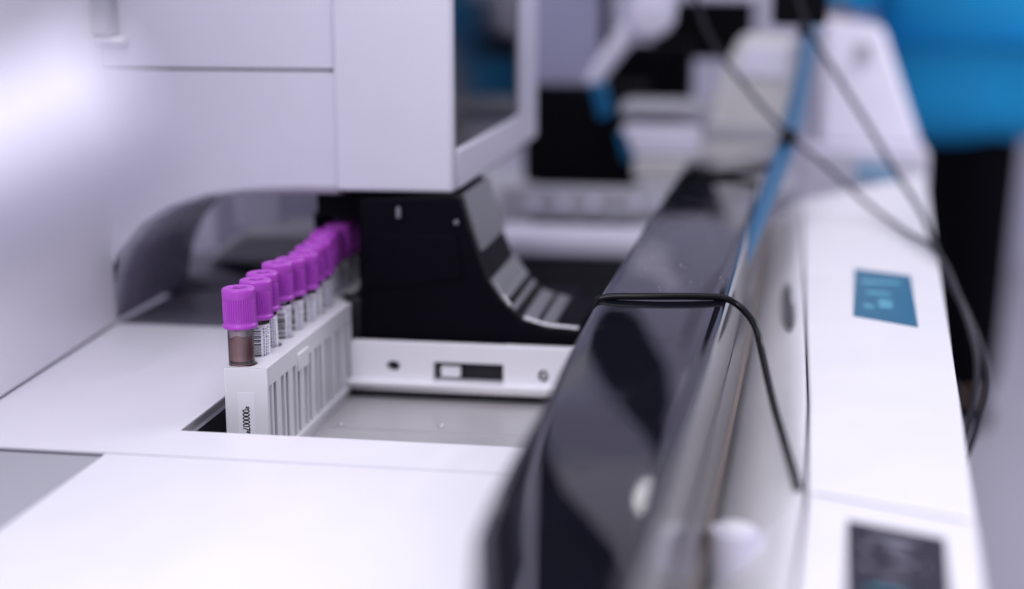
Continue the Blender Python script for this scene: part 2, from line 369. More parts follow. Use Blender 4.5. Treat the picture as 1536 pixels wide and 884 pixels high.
# ------------------------------------------------------------------ tube racks and tubes
RX0, RX1, RY0, RY1, RZ1 = -233.8, -213.2, 621.0, 766.0, 21.5
PIT = 18.3; TX, TY = -227.0, 628.6
TR = 6.0
def make_rack():
    r = thing('tube_rack', 'white slotted tube rack with a printed strip label on its front end', 'rack', (RX0+10, RY0, -30))
    n = 28; hr = 6.35
    b = MB()
    # top plate: one square cell per hole, ring lofted to the cell's outline
    ys = [TY-PIT/2+PIT*k for k in range(9)]
    ys[0] = RY0; ys[-1] = RY1
    for k in range(8):
        ya, yb_ = ys[k], ys[k+1]; cy = TY+PIT*k
        ring, outl = [], []
        for j in range(n):
            c, s_ = math.cos(2*math.pi*(j+.5)/n), math.sin(2*math.pi*(j+.5)/n)
            ring.append((TX+hr*c, cy+hr*s_))
            hx = (RX1-TX) if c > 0 else (TX-RX0); hy = (yb_-cy) if s_ > 0 else (cy-ya)
            t = min(hx/abs(c) if c else 1e9, hy/abs(s_) if s_ else 1e9); outl.append([TX+c*t, cy+s_*t])
        for cxx in (RX0, RX1):                 # snap nearest outline point to each true corner
            for cyy in (ya, yb_):
                j = min(range(n), key=lambda q: (outl[q][0]-cxx)**2+(outl[q][1]-cyy)**2); outl[j] = [cxx, cyy]
        b.loft([[(p[0], p[1], RZ1-5) for p in ring], [(p[0], p[1], RZ1-0.5) for p in ring],
                [(TX+(p[0]-TX)*1.06, cy+(p[1]-cy)*1.06, RZ1) for p in ring],
                [(p[0], p[1], RZ1) for p in outl]], True)
    tp = b.build('top_plate', 'rack', r, angle=40)
    b = MB().box(RX0, RX1, RY0, RY0+3.0, -30, RZ1-0.02)
    b.build('end_wall', 'rack', r, bevel=0.5)
    MB().box(RX0+0.01, RX1-0.01, RY1-2.5, RY1, -30, RZ1-0.02).build('end_wall', 'rack', r, bevel=0.5)
    MB().box(RX0+0.05, RX0+2, RY0+3, RY1-2.5, -30, RZ1-0.05).build('back_wall', 'rack', r)
    # slotted right wall: header, sill, pillars
    b = MB().box(RX1-2.2, RX1-0.05, RY0+3, RY1-2.5, 12.5, RZ1-0.05)
    b.build('slot_header', 'rack', r)
    b = MB().box(RX1-3, RX1-0.05, RY0+3, RY1-2.5, -30, -23).box(RX1-1, RX1+1.1, RY0+1, RY1-1, -25.5, -23.2)
    b.build('slot_sill', 'rack', r)
    pm = None
    for k in range(9):
        yc = TY-PIT/2+PIT*k
        w = 3.4
        pts = [(RX1-3.3, yc-1), (RX1-0.3, yc-w), (RX1-0.05, yc-w+.4), (RX1-0.05, yc+w-.4), (RX1-0.3, yc+w), (RX1-3.3, yc+1)]
        if k in (0, 8): continue
        MB().slab(pts, -23, 12.5).build('slot_pillar', 'rack', r)
    for k in range(8):
        yc = TY+PIT*k
        MB().box(RX1-2.0, RX1-0.05, yc-1.1, yc+1.1, -23, 12.5).build('slot_bar', 'rack', r)
    # larger boss seen half-way along the side
    MB().box(RX1-1, RX1+1.0, TY+PIT*2.1, TY+PIT*3.0, 8, 17).build('side_boss', 'rack', r, bevel=0.6)
    MB().box(RX1-4.2, RX1-3.4, RY0+3, RY1-2.5, -23, 12.5).build('slot_lining', 'rack', r)
    MB().box(RX0+2, RX1-3, RY0+3, RY1-2.5, -29, -26).build('rack_floor', 'rack', r)
    return r
rack = make_rack()
# strip label on the front end of the rack
lx0, lx1 = at(356, 590, y=RY0).x, at(381.5, 590, y=RY0).x
lz1 = at(368, 589, y=RY0).z
lab = MB().box(lx0, lx1, RY0-0.16, RY0-0.02, -18, lz1).build('strip_label', 'paper', rack)
fc = bpy.data.curves.new('print_src', 'FONT'); fc.body = '*000007*'; fc.size = 3.7*S; fc.offset = 0.09*S; fc.space_character = 0.92
fo = bpy.data.objects.new('print_src', fc); SC.collection.objects.link(fo)
dg = bpy.context.evaluated_depsgraph_get(); me = bpy.data.meshes.new_from_object(fo.evaluated_get(dg))
bpy.data.objects.remove(fo); me.name = 'printed_number'
tx, tz = at(364.0, 612, y=RY0).x, at(367, 609.5, y=RY0).z
off = base(lab)
wid = max(v.co.x for v in me.vertices)
for v in me.vertices:                        # turned to read downwards
    u, w_ = v.co.x/S, v.co.y/S
    v.co = Vector(((tx+w_*1.3), RY0-0.2, tz-u))*S-off
me.materials.append(M['ink'])
po = bpy.data.objects.new('printed_number', me); SC.collection.objects.link(po); po.parent = lab

def make_tube(label):
    """capped blood tube, its centre line on the thing's origin; origin at the rack's top plate"""
    t = thing('blood_tube', label, 'blood tube', (TX, TY, -26), 'purple capped blood tubes in the white rack')
    X, Y = TX, TY
    prof = [(0.6, -26), (3.4, -25.2), (5.2, -22.8), (TR, -19.5), (TR, 45)]
    w = MB().lathe(prof, (X, Y, 0), 36, caps=False).build('tube_wall', 'tube', t, angle=60)
    return t, X, Y
def cap_parts(t, X, Y):
    z0, z1 = 38.8, 57.5
    b = MB(); n = 168; R = 7.72
    def ring(r, z, rib=0.0):
        row = []
        for k in range(n):
            a = 2*math.pi*k/n
            ph = (k % 4)
            rr = r+(rib if ph in (0, 1) else 0)
            row.append(Vector((X+rr*math.cos(a), Y+rr*math.sin(a), z)))
        return row
    rows = [ring(6.3, z0), ring(7.6, z0+0.05), ring(8.05, z0+0.5), ring(8.1, z0+1.4), ring(7.75, z0+2.0), ring(7.35, z0+2.5),
            ring(7.36, z0+3.0, 0.0), ring(7.0, z0+3.4, 0.62), ring(7.0, z1-5.2, 0.62), ring(7.4, z1-4.7, 0.0), ring(7.6, z1-4.3), ring(7.68, z1-1.2),
            ring(7.45, z1-0.45), ring(6.9, z1-0.05), ring(6.2, z1), ring(4.1, z1), ring(3.8, z1-0.25), ring(3.55, z1-1.0), ring(3.5, z1-4)]
    b.loft(rows, True)
    c = b.build('cap', 'purple', t, angle=50)
    MB().lathe([(3.5, z1-4.2), (3.5, z1-3.6), (1.4, z1-3.2), (0.2, z1-3.5)], (X, Y, 0), 24).build('stopper', 'purpled', c)
    return c
def label_parts(t, X, Y, a0, a1, z0, z1, style):
    R = TR+0.09
    n = 22
    r1 = [Vector((X+R*math.cos(a0+(a1-a0)*k/n), Y+R*math.sin(a0+(a1-a0)*k/n), z0)) for k in range(n+1)]
    r2 = [Vector((p.x, p.y, z1)) for p in r1]
    l = MB().loft([r1, r2]).build('paper_label', 'paper', t, angle=60)
    so = l.modifiers.new('thick', 'SOLIDIFY'); so.thickness = 0.00008; so.offset = -1
    b = MB(); R2 = R+0.05; rnd = random.Random(style*13+5)
    def patch(b, aa, ab, za, zb):
        m = 4
        b.loft([[Vector((X+R2*math.cos(aa+(ab-aa)*k/m), Y+R2*math.sin(aa+(ab-aa)*k/m), z)) for k in range(m+1)] for z in (za, zb)])
    mid = (a0+a1)/2
    z = z0+1.2
    while z < z1-3.2:
        h = rnd.choice([0.25, 0.3, 0.55, 0.8]); patch(b, mid-0.62, mid+0.1, z, z+h); z += h+rnd.choice([0.25, 0.35, 0.6])
    b.build('barcode', 'ink', l)
    b = MB()
    for q in range(3):
        z = z0+2.0
        while z < z1-2:
            h = rnd.uniform(.5, 1.4); patch(b, mid+0.3+q*0.22, mid+0.40+q*0.22, z, z+h); z += h+.45
    z = z1-1.9
    for q in range(5): patch(b, mid-0.6+q*.11, mid-0.54+q*.11, z, z+0.9+.3*(q % 2))
    b.build('label_print', 'inkb', l)

labels = [
 'front blood tube at the near end, brown film inside, sharp ribbed purple cap',
 'second blood tube from the near end, black barcode on white label beside the front tube',
 'third blood tube from the near end, white label with small blue print',
 'fourth blood tube from the near end, in the middle of the bright purple caps',
 'fifth blood tube from the near end, slightly blurred purple cap',
 'sixth blood tube from the near end, three places before the rack ends',
 'seventh blood tube from the near end, next to last in the white rack',
 'last blood tube at the far end of the white rack, against the analyser']
first = None
angs = [(math.radians(60), math.radians(200)), (math.radians(-130), math.radians(20)), (math.radians(-150), math.radians(25)), (math.radians(-150), math.radians(30)),
        (math.radians(-170), math.radians(20)), (math.radians(-140), math.radians(40)), (math.radians(-160), math.radians(10)), (math.radians(-150), math.radians(30))]
fills = [24.0, 40, 40, 36, 38, 37, 40, 38]
tubes = []
wall_me = cap_o = None
for k in range(8):
    t, X, Y = make_tube(labels[k])
    if k == 0:
        cap_parts(t, X, Y); tmpl = t
    else:                                     # share cap data
        for ch in list(tmpl.children):
            if ch.name.startswith('cap'):
                c = ch.copy(); SC.collection.objects.link(c); c.parent = t
                for g_ in ch.children:
                    d2 = g_.copy(); SC.collection.objects.link(d2); d2.parent = c
    top = 34.4 if k == 0 else fills[k]
    if k == 0:
        n = 48; prow = []
        for (r_, z_) in [(0.5, -25), (3.2, -24.4), (5.0, -22), (5.45, -19), (5.45, 20), (5.45, None), (5.3, 'e')]:
            prow.append([Vector((X+r_*math.cos(2*math.pi*j/n), Y+r_*math.sin(2*math.pi*j/n),
                         z_ if isinstance(z_, (int, float)) else 34.2+1.0*math.sin(2*math.pi*j/n*1+2.6)+0.45*math.sin(2*math.pi*j/n*3)+0.25*math.sin(2*math.pi*j/n*7)+(0.3 if z_ == 'e' else 0))) for j in range(n)])
        MB().loft(prow, True).build('blood', 'blood', t, angle=50)
    liq = None if k == 0 else MB().lathe([(0.5, -25), (3.2, -24.4), (5.0, -22), (5.45, -19), (5.45, top-0.8), (5.3, top), (0.2, top-0.5)], (X, Y, 0), 32)
    if liq: liq.build('blood', 'blood2', t, angle=50)
    if k == 0:
        MB().lathe([(5.3, 31.0), (5.35, 38.6), (0.2, 38.6)], (X, Y, 0), 32).build('film', 'lit_glass', t)  # pale insert added; its colour stands for light in the clear glass
        MB().lathe([(5.2, 22.3), (5.62, 22.3), (5.62, 23.6), (5.2, 23.4)], (X, Y, 0), 32, caps=False).build('dark_ring', 'blood2', t)
    label_parts(t, X, Y, angs[k][0], angs[k][1], (22.2 if k else 21.8)-14, 36.5 if k else 36, k+1)
    t.location = (Vector((TX, TY+PIT*k, -26)))*S
    dx = random.uniform(-0.4, 0.4) if k else 0
    t.location.x += dx*S
    t.rotation_euler = (random.uniform(-.02, .02), random.uniform(-.022, .025), 0 if k == 0 else random.uniform(-.3, .3))
    if k == 0: t.rotation_euler = (0, -0.012, 0)
    if k == 3: t.location.z += 0.0012
    tubes.append(t)

# second rack already inside the analyser, with its own tubes
r2 = copy_tree(rack); r2.location.y += 148*S; r2.location.x -= 6*S
r2['label'] = 'second tube rack deep in the shade under the analyser'; 
for ch in list(r2.children):
    if ch.name.startswith('strip_label'):
        for g_ in list(ch.children): bpy.data.objects.remove(g_)
        bpy.data.objects.remove(ch)
shade = ['first shaded blood tube just under the analyser edge, next after the bright ones',
 'second shaded blood tube under the analyser, behind the end of the white rack',
 'third shaded blood tube under the analyser, dark purple cap beside the black reader',
 'fourth shaded blood tube, nearly hidden left of the black reader',
 'fifth shaded blood tube, almost lost in the dark beside the black reader',
 'farthest blood tube, deepest in the dark under the analyser']
for k in range(6):
    c = copy_tree(tubes[1+k]); c.location = Vector((TX-5.0-0.4*k, TY+148+PIT*k-1.0, -26))*S
    c['label'] = shade[k]; c['group'] = 'shaded blood tubes under the analyser'

# ------------------------------------------------------------------ black reader unit with curved chute
rd = thing('tube_reader', 'glossy black reader block with a curved chute of grey plates behind the rail', 'reader', (-150, 790, 0))
YR = 772.0
prof_px = [(538,300),(672,292),(688,296),(697,330),(712,375),(730,420),(752,452),(785,482),(820,494),(868,500),(868,531),(540,515)]
pr = [at(*p, y=YR) for p in prof_px]; pr = [(p.x, p.z) for p in pr]
MB().wall(pr, YR, YR+88).build('housing', 'black', rd, bevel=1.6, seg=3)
q = at(545, 385, y=YR); q2 = at(700, 420, y=YR)
MB().wall([(pr[0][0]+2, at(0,418,y=YR).z+0), (q2.x-2, at(700,418,y=YR).z), (at(692,352,y=YR).x-2, at(692,355,y=YR).z), (pr[0][0]+2, at(545,350,y=YR).z)], YR-1.0, YR+1).build('front_plate', 'black', rd, bevel=0.6)
# chute surface: grey plates following the profile
cur = pr[2:10]
def along(t):                                 # t 0..1 on the chute profile
    L = [0]
    for i in range(len(cur)-1): L.append(L[-1]+math.dist(cur[i], cur[i+1]))
    s_ = t*L[-1]
    for i in range(len(cur)-1):
        if s_ <= L[i+1]+1e-9:
            u = (s_-L[i])/(L[i+1]-L[i]); return (cur[i][0]*(1-u)+cur[i+1][0]*u, cur[i][1]*(1-u)+cur[i+1][1]*u)
    return cur[-1]
def nrm(t):
    a_, b_ = along(max(0, t-.03)), along(min(1, t+.03)); dx_, dz_ = b_[0]-a_[0], b_[1]-a_[1]; l_ = math.hypot(dx_, dz_); return (-dz_/l_, dx_/l_)
for (t0, t1, y0, y1, h) in [(-0.0, .30, 10, 84, 2.0), (.45, .585, 4, 84, 1.6), (.625, .65, 4, 84, .6), (.70, .775, 3, 80, 1.6), (.80, .87, 3, 80, 2.0)]:
    rows = []
    for k in range(7):
        t = max(0, t0+(t1-t0)*k/6); p = along(t); n_ = nrm(t)
        if n_[1] < 0: n_ = (-n_[0], -n_[1])
        rows.append([Vector((p[0]-n_[0]*.5, YR+y0, p[1]-n_[1]*.5)), Vector((p[0]+n_[0]*h, YR+y0, p[1]+n_[1]*h)), Vector((p[0]+n_[0]*h, YR+y1, p[1]+n_[1]*h)), Vector((p[0]-n_[0]*.5, YR+y1, p[1]-n_[1]*.5))])
    MB().loft(rows, True, True).build('chute_plate', 'plate', rd, angle=50)
lip = [at(*p, y=YR-1) for p in [(742,428),(752,447),(764,462),(785,480),(820,490),(866,495)]]
MB().pipe([(p.x+.6, YR-0.5, p.z+1.0) for p in lip[3:]], 1.0, 10).build('chrome_lip', 'chrome', rd)
MB().pipe([(p.x+.6, YR-0.5, p.z+1.0) for p in lip[:3]], 0.8, 10).build('chrome_lip', 'steel', rd)
p = at(683, 335, y=YR-3); MB().lathe([(1.5, 3), (1.5, 0), (0.9, -.8)], (p.x, YR-1, p.z), 20, axis='y').build('knob', 'plate', rd)
p = at(601, 325, y=YR+2); MB().lathe([(1.3, 0), (1.3, 5), (0.8, 6)], (p.x, YR-3, p.z), 16).build('sensor_pin', 'plate', rd)
MB().box(at(540,300,y=YR).x, at(672,292,y=YR).x, YR+20, YR+70, at(540,300,y=YR).z-3, 92).build('upper_mount', 'blackm', rd)

MB().box(-243, -203.5, YF+24, YF+150, 62, 90).build('light_block_roof', 'blackm', rd)  # black panels added here to keep light off the far tubes
MB().box(-252, -203.5, YF+152, YF+158, -30, 90).build('light_block_back', 'blackm', rd)
MB().box(-208.5, -203.5, YF+28, YF+150, -30, 61.8).build('light_block_side', 'blackm', rd)
MB().box(-250, -247, YF+40, YF+150, -5, 61.8).build('light_block_side', 'blackm', rd)

# bed behind the reader, right of it
MB().box(-112, -62, 800.5, 1100, -40, -14).build('bed', 'blackm', dk)
lg = thing('rear_ledge', 'white horizontal ledge behind the black chute, before the button strip', 'ledge', (-120, 1250, -70))
p0, p1 = at(745, 335, y=1280), at(985, 392, y=1220)
MB().wall([(-215, p1.z), (-60, p1.z), (-60, p0.z-3), (-215, p0.z-3)], 1230, 1300).build('ledge_body', 'bwhite', lg, bevel=3)
MB().box(-213, -62, 1235, 1295, p1.z-30, p1.z-0.5).build('ledge_base', 'dark', lg)
p0, p1 = at(770, 280, y=1330), at(1000, 335, y=1330)
st = thing('button_strip', 'grey control strip with a row of round pale buttons behind the ledge', 'control strip', (-140, 1330, -30))
MB().box(-225, -50, 1330, 1350, p1.z, p0.z).build('strip_body', 'grey', st, bevel=2)
for k, px in enumerate([800, 845, 890, 955, 985]):
    p = at(px, 308, y=1328); MB().lathe([(5.5, 3), (5.5, -2), (4, -4)], (p.x, 1328, p.z), 20, axis='y').build('button', 'bwhite', st)

# ------------------------------------------------------------------ long smoked cover
cv = thing('smoked_cover', 'long glossy black smoked cover running away between deck and console', 'cover', (-40, 700, 0))
ZC = 54.0
left = [(690,1180,54),(708,884,54),(711,800,54),(735,742,54),(768,682,54),(805,621,54),(850,531,54),(900,441,54),(965,341,54),(1030,240,54)]
rows = []
def cover_row(lx, y, rx, zr=20.0):
    """cross-section from the left foot over the top to the right edge"""
    out = [Vector((lx+.5, y, 1.0)), Vector((lx+.1, y, 30.0))]
    R = 3.5
    for k in range(7):
        t = math.pi/2*k/6; out.append(Vector((lx+R-R*math.cos(t), y, ZC-R*.7+R*.7*math.sin(t))))
    w = rx-lx
    for k in range(1, 9):                     # slightly crowned top
        u = k/9; out.append(Vector((lx+R+(w-R-3.5)*u, y, ZC+0.08*math.sin(math.pi*min(1,u*1.05)))))
    R2 = 3.5; H2 = ZC-zr-6
    for k in range(9):
        t = math.pi/2*k/8; out.append(Vector((rx-R2+R2*math.sin(t), y, ZC-H2*(1-math.cos(t)))))
    return out
def lerp(a_, b_, t): return a_+(b_-a_)*t
rstrip = lambda y: -4.0+(lerp(-14.5, 6.5, (y-357)/(812-357)) if y < 812 else lerp(6.5, 24.0, (y-812)/(1284-812)))
L3 = [at(p[0], p[1], z=ZC) for p in left]
for p in sorted(L3, key=lambda q: q.y):
    rows.append(cover_row(p.x, p.y, rstrip(p.y)))
MB().loft(rows, False).build('cover_shell', 'cover', cv, angle=50)
def endcap(row, nm):
    MB().add(row, [tuple(range(len(row)))]).build(nm, 'cover', cv)
endcap(rows[0], 'end_cap'); endcap(rows[-1], 'end_cap')
# steel side strip and bronze edge
for nm, m_, o0, o1, z0, z1 in (('side_strip', 'strip', .2, 3.4, 26.0, 12.0), ('edge_trim', 'bronze', 3.4, 4.5, 12.0, 8.0)):
    rr_ = []
    for r_ in rows:
        y = r_[0].y; x = r_[-1].x
        rr_.append([Vector((x+o0, y, z0)), Vector((x+o0+(o1-o0)*.45, y, z0-(z0-z1)*.25)), Vector((x+o1, y, z1)), Vector((x+o1-.5, y, z1-3)), Vector((x+o0-1, y, z1-3))])
    MB().loft(rr_, True, True).build(nm, m_, cv, angle=50)
rnd = random.Random(3)
b = MB()
for k in range(26):
    px, py = rnd.uniform(960, 1090), rnd.uniform(300, 436)
    p = at(px, py, z=ZC+0.4); r_ = rnd.uniform(.10, .28)
    b.lathe([(r_, 0), (r_*.6, r_*.8)], (p.x, p.y, ZC+0.4), 6)
o = b.build('dust', 'paper'); o['kind'] = 'stuff'; o['label'] = 'fine pale dust specks on the black cover beyond the cable'; o['category'] = 'dust'

# cable looped over the cover
CR = 1.6
lp = []
x_l = L3[7].x
yC = at(900, 443, z=ZC+2).y
yE = at(1095, 447, z=ZC+2).y
pts = [(x_l-3.0, yC+3, 22), (x_l-2.6, yC+1, 42), (x_l-0.6, yC, ZC-1.5), (x_l+5, yC, ZC+1.3), (x_l+18, yC+0.5, ZC+1.9), (-34, (yC+yE)/2, ZC+2.05)]
for px, py, z in [(1050,445,55.9),(1088,448,55.0),(1113,463,51),(1133,490,46),(1143,530,38),(1160,605,30),(1180,675,25),(1197,732,20.5)]:
    pts.append(tuple(at(px, py, z=z)))
tag(MB().pipe(pts, CR, 14, 5).build('cable', 'cable'), 'thin black cable looped over the smoked cover and down the white console', 'cable')

# ------------------------------------------------------------------ white console on the right
cs = thing('side_console', 'long white console on the right with screens along its sloping top', 'console', (60, 800, FL))
ZB = 20.0
SEAM = [at(1212, 736, z=ZB), at(1466, 781, z=ZB)]
nL, nR = at(1172, 1060, z=ZB), at(1500, 1060, z=ZB)
mL1, mL2, mR1, mR2 = at(1215, 600, z=ZB), at(1203, 300, z=ZB), at(1440, 600, z=ZB), at(1388, 260, z=ZB)
g1 = 1.8
dn = Vector((0, g1, 0))
def cham_slab(pts, z0, z1, nm, m, bev): return MB().slab([(p.x, p.y) for p in pts], z0, z1).build(nm, m, cs, bevel=bev, seg=4)
cham_slab([nL, nR, SEAM[1]-dn, SEAM[0]-dn], -60, ZB, 'near_top', 'white', 1.2)
cham_slab([SEAM[0]+dn, SEAM[1]+dn, mR1, mR2, mL2, mL1], -60, ZB, 'long_top', 'white', 1.2)
MB().slab([(nL.x+4, nL.y), (nR.x-4, nR.y), (mR1.x-5, mR1.y), (mR2.x-5, mR2.y-3), (mL2.x+4, mL2.y-3), (mL1.x+4, mL1.y)], FL, -59).build('console_cabinet', 'grey', cs)
MB().slab([(SEAM[0].x+2, SEAM[0].y-4), (SEAM[1].x-3, SEAM[1].y-4), (SEAM[1].x-3, SEAM[1].y+4), (SEAM[0].x+2, SEAM[0].y+4)], -50, ZB-0.9).build('seam_gap', 'sink', cs)
# sloping shoulder between cover and top
def shoulder(ya, yb_, nm):
    rows = []
    n = 12
    for k in range(n+1):
        y = ya+(yb_-ya)*k/n
        # left edge of the console top at this y
        if y < SEAM[0].y: xe = lerp(nL.x, SEAM[0].x, (y-nL.y)/(SEAM[0].y-nL.y))
        elif y < mL1.y: xe = lerp(SEAM[0].x, mL1.x, (y-SEAM[0].y)/(mL1.y-SEAM[0].y))
        else: xe = lerp(mL1.x, mL2.x, (y-mL1.y)/(mL2.y-mL1.y))
        xe -= 1.1
        rows.append([Vector((xe, y, -40)), Vector((xe, y, ZB-2.0)), Vector((xe-0.8, y, ZB-0.6)), Vector((xe-2.2, y, ZB-0.9)), Vector((xe-8, y, ZB-5.5)), Vector((xe-22, y, ZB-20)), Vector((xe-44, y, ZB-40)), Vector((xe-44, y, -45))])
    return MB().loft(rows, True, True).build(nm, 'white', cs, angle=50)
shoulder(nL.y, SEAM[0].y-6.5, 'near_shoulder'); shoulder(SEAM[0].y-5.3, mL2.y, 'long_shoulder')
# oval button on the shoulder
p = at(1183, 460, z=12)
def oval(px, py, z, sx, sy, sz, nm, m, parent):
    p = at(px, py, z=z); b = MB(); rows = []
    n = 24
    for rr_, hh_ in ((1, -1.5), (1, .3), (.82, .9), (.3, 1.1)):
        rows.append([Vector((p.x+sx*rr_*math.cos(2*math.pi*k/n), p.y+sy*rr_*math.sin(2*math.pi*k/n), p.z+hh_+sz*math.cos(2*math.pi*k/n))) for k in range(n)])
    return b.loft(rows, True, True).build(nm, m, parent, angle=60)
oval(1183, 459, 15.6, 4.4, 66, 3.6, 'indicator_bezel', 'grey', cs)
oval(1183, 459, 16.6, 2.9, 54, 2.4, 'indicator', 'plate', cs)
# screens and labels set into the top
def quad(pxs, z, th, nm, m, parent=cs):
    pts = [at(*q, z=z) for q in pxs]
    return MB().slab([(p.x, p.y) for p in pts][::-1], z-th, z).build(nm, m, parent)
s1_ = quad([(1282,403),(1366,414),(1377,490),(1280,473)], ZB+0.5, 1.2, 'touch_screen', 'screen')
for (a_, b_, c_, d2) in [(1292,420,1350,426),(1300,436,1335,442),(1318,448,1338,462),(1296,455,1310,462)]:
    quad([(a_,b_),(c_,b_+3),(c_+1,d2+1),(a_,d2-1)], ZB+0.62, .1, 'screen_mark', 'screent', s1_)
s2_ = quad([(1271,780),(1417,808),(1432,960),(1268,930)], ZB+0.3, .8, 'dark_label', 'labeld')
for (x_, y_, w_, h_) in [(1305,800,70,6),(1330,814,30,10),(1292,815,12,8),(1340,838,50,8),(1292,842,14,8),(1370,842,16,12),(1318,860,40,6),(1300,880,60,5),(1340,895,50,7)]:
    quad([(x_,y_),(x_+w_,y_+w_*.19),(x_+w_+1,y_+w_*.19+h_),(x_,y_+h_)], ZB+0.4, .08, 'label_text', 'labelt' if y_ != 880 else 'teal', s2_)
quad([(1284,240),(1334,244),(1347,273),(1286,269)], ZB+0.6, 1.0, 'far_screen', 'screen')
# raised module at the far end
pa, pb = at(1232, 22, y=1620), at(1345, 235, y=1500)
fm = thing('far_module', 'tall white module at the far end of the console, next to the blue scrubs', 'module', (110, 1600, FL))
z_top = at(1262, 28, y=1640).z
MB().slab([(mL2.x+8, 1480), (mR2.x+10, 1480), (mR2.x+22, 1800), (mL2.x+22, 1800)], FL, 34).build('module_base', 'bwhite', fm, bevel=4)
b = MB(); xa, xb = at(1232, 60, y=1640).x, at(1338, 60, y=1640).x
b.add([(xa-4,1530,34),(xb+26,1530,34),(xb+26,1800,34),(xa-4,1800,34),(xa+4,1660,z_top),(xb-8,1660,z_top-8),(xb-4,1800,z_top-8),(xa+4,1800,z_top)], [(0,3,2,1),(4,5,6,7),(0,1,5,4),(1,2,6,5),(2,3,7,6),(3,0,4,7)])
b.build('module_hood', 'bwhite', fm, bevel=8, seg=4)
q = at(1290, 75, y=1610); MB().box(q.x-6, q.x+10, 1600, 1615, q.z-8, q.z+6).build('hood_vent', 'grey', fm, bevel=2)
# white knob in the near corner between cover and console
kn = thing('round_knob', 'blurred white round post low beside the black cover, near the bottom edge', 'knob', at(1102, 884, z=-10))
p = at(1102, 790, z=14)
MB().lathe([(8.4, -40), (8.4, 10.5), (7.8, 13), (2, 13.6)], (p.x, p.y, 0), 28).build('post', 'bwhite', kn)
MB().lathe([(5, 13.3), (5, 14.4), (4, 14.8)], (p.x, p.y, 0), 20).build('knob_cap', 'white', kn)

# ------------------------------------------------------------------ crossing cables above the console
cg = 'slack cables crossing above the console'
def cable(pxs, r, m, lab):
    pts = [tuple(at(px, py, y=y)) for px, py, y in pxs]
    return tag(MB().pipe(pts, r, 10, 5).build('slack_cable', m), lab, 'cable', cg)
cable([(1040,-20,1120),(1062,50,1120),(1110,120,1120),(1180,200,1120),(1240,250,1125),(1300,305,1130),(1355,345,1050),(1405,378,960),(1440,450,880),(1466,545,820),(1452,640,800),(1425,700,795),(1380,760,790)], 1.7, 'cableg', 'slack cable running from top centre down across the white console to its right edge')
cable([(1190,-30,1150),(1212,40,1150),(1250,105,1150),(1300,185,1145),(1345,260,1140),(1385,325,1060),(1412,395,960),(1455,480,880),(1482,560,840),(1466,640,820),(1435,710,810),(1390,770,800)], 1.9, 'cableg', 'slack cable dropping from the black box past the console edge')
cable([(1192,205,1130),(1170,222,1120),(1150,250,1100),(1075,262,1090),(1040,250,1090)], 2.6, 'cable', 'short dark cable end lying over the far end of the smoked cover')
kp = at(1183, 205, y=1118)
kt = MB().lathe([(0.5,-7),(5,-5),(6.5,0),(5,5),(.5,7)], kp, 16, axis='x').build('cable_knot', 'cable'); tag(kt, 'dark cable tie knot where the slack cables cross the blue reflection strip', 'cable tie')
tag(MB().pipe([tuple(at(px, py, y=y)) for px, py, y in [(1232,-20,1500),(1216,50,1420),(1205,110,1330),(1188,190,1200),(1168,250,1080),(1146,310,960),(1124,370,860),(1104,425,790)]], lambda t: (6.5+5*t if t < .4 else 8.5-9.5*(t-.4)), 14, 5).build('blue_reflection_strip', 'blue'), 'added blue strip shaped as a reflection along the right side of the smoked cover', 'reflection_strip')  # added strip, coloured as the reflection of the person in the cover
bb = thing('junction_box', 'black box at the top centre right from which cables hang', 'box', at(1200, 40, y=1160))
p0, p1 = at(1162, -60, y=1160), at(1240, 38, y=1160)
MB().box(p0.x, p1.x, 1160, 1200, p1.z, p0.z).build('box_body', 'blackm', bb, bevel=4)
MB().lathe([(5, -6), (4, -14)], ((p0.x+p1.x)/2+4, 1175, p1.z+5), 16).build('cable_gland', 'black', bb)
MB().box((p0.x+p1.x)/2-6, (p0.x+p1.x)/2+6, 1170, 1190, p0.z, p0.z+500).build('mount_pole', 'grey', bb)

# ------------------------------------------------------------------ blurred background machines
def bgbox(name, lab, cat, pxa, pxb, y, depth, m, bev=4, extra=None, foot=None):
    a_, b_ = at(*pxa, y=y), at(*pxb, y=y)
    t = thing(name, lab, cat, ((a_.x+b_.x)/2, y+depth/2, b_.z if foot is None else foot))
    MB().box(a_.x, b_.x, y, y+depth, b_.z if foot is None else foot, a_.z).build('body', m, t, bevel=bev, seg=3)
    if extra: extra(t, a_, b_, y)
    return t
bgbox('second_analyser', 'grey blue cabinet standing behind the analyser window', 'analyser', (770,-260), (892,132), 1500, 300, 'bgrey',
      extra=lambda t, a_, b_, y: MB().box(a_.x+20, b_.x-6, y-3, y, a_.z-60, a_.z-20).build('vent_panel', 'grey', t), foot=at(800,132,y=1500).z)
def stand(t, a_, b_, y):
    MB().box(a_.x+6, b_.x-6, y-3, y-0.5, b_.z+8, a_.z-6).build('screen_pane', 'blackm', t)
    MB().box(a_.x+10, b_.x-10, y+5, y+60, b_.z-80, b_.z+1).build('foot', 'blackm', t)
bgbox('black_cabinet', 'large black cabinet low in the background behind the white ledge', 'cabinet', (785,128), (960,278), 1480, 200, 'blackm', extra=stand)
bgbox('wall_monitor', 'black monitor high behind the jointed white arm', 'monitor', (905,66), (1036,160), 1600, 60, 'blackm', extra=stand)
bgbox('black_hood', 'black hood at the top centre, left of the junction box', 'hood', (980,2), (1128,90), 1700, 80, 'blackm', extra=lambda t, a_, b_, y: MB().box(a_.x-4, b_.x+6, y-4, y+60, a_.z, a_.z+10).build('hood_rim', 'bwhite', t, bevel=3))
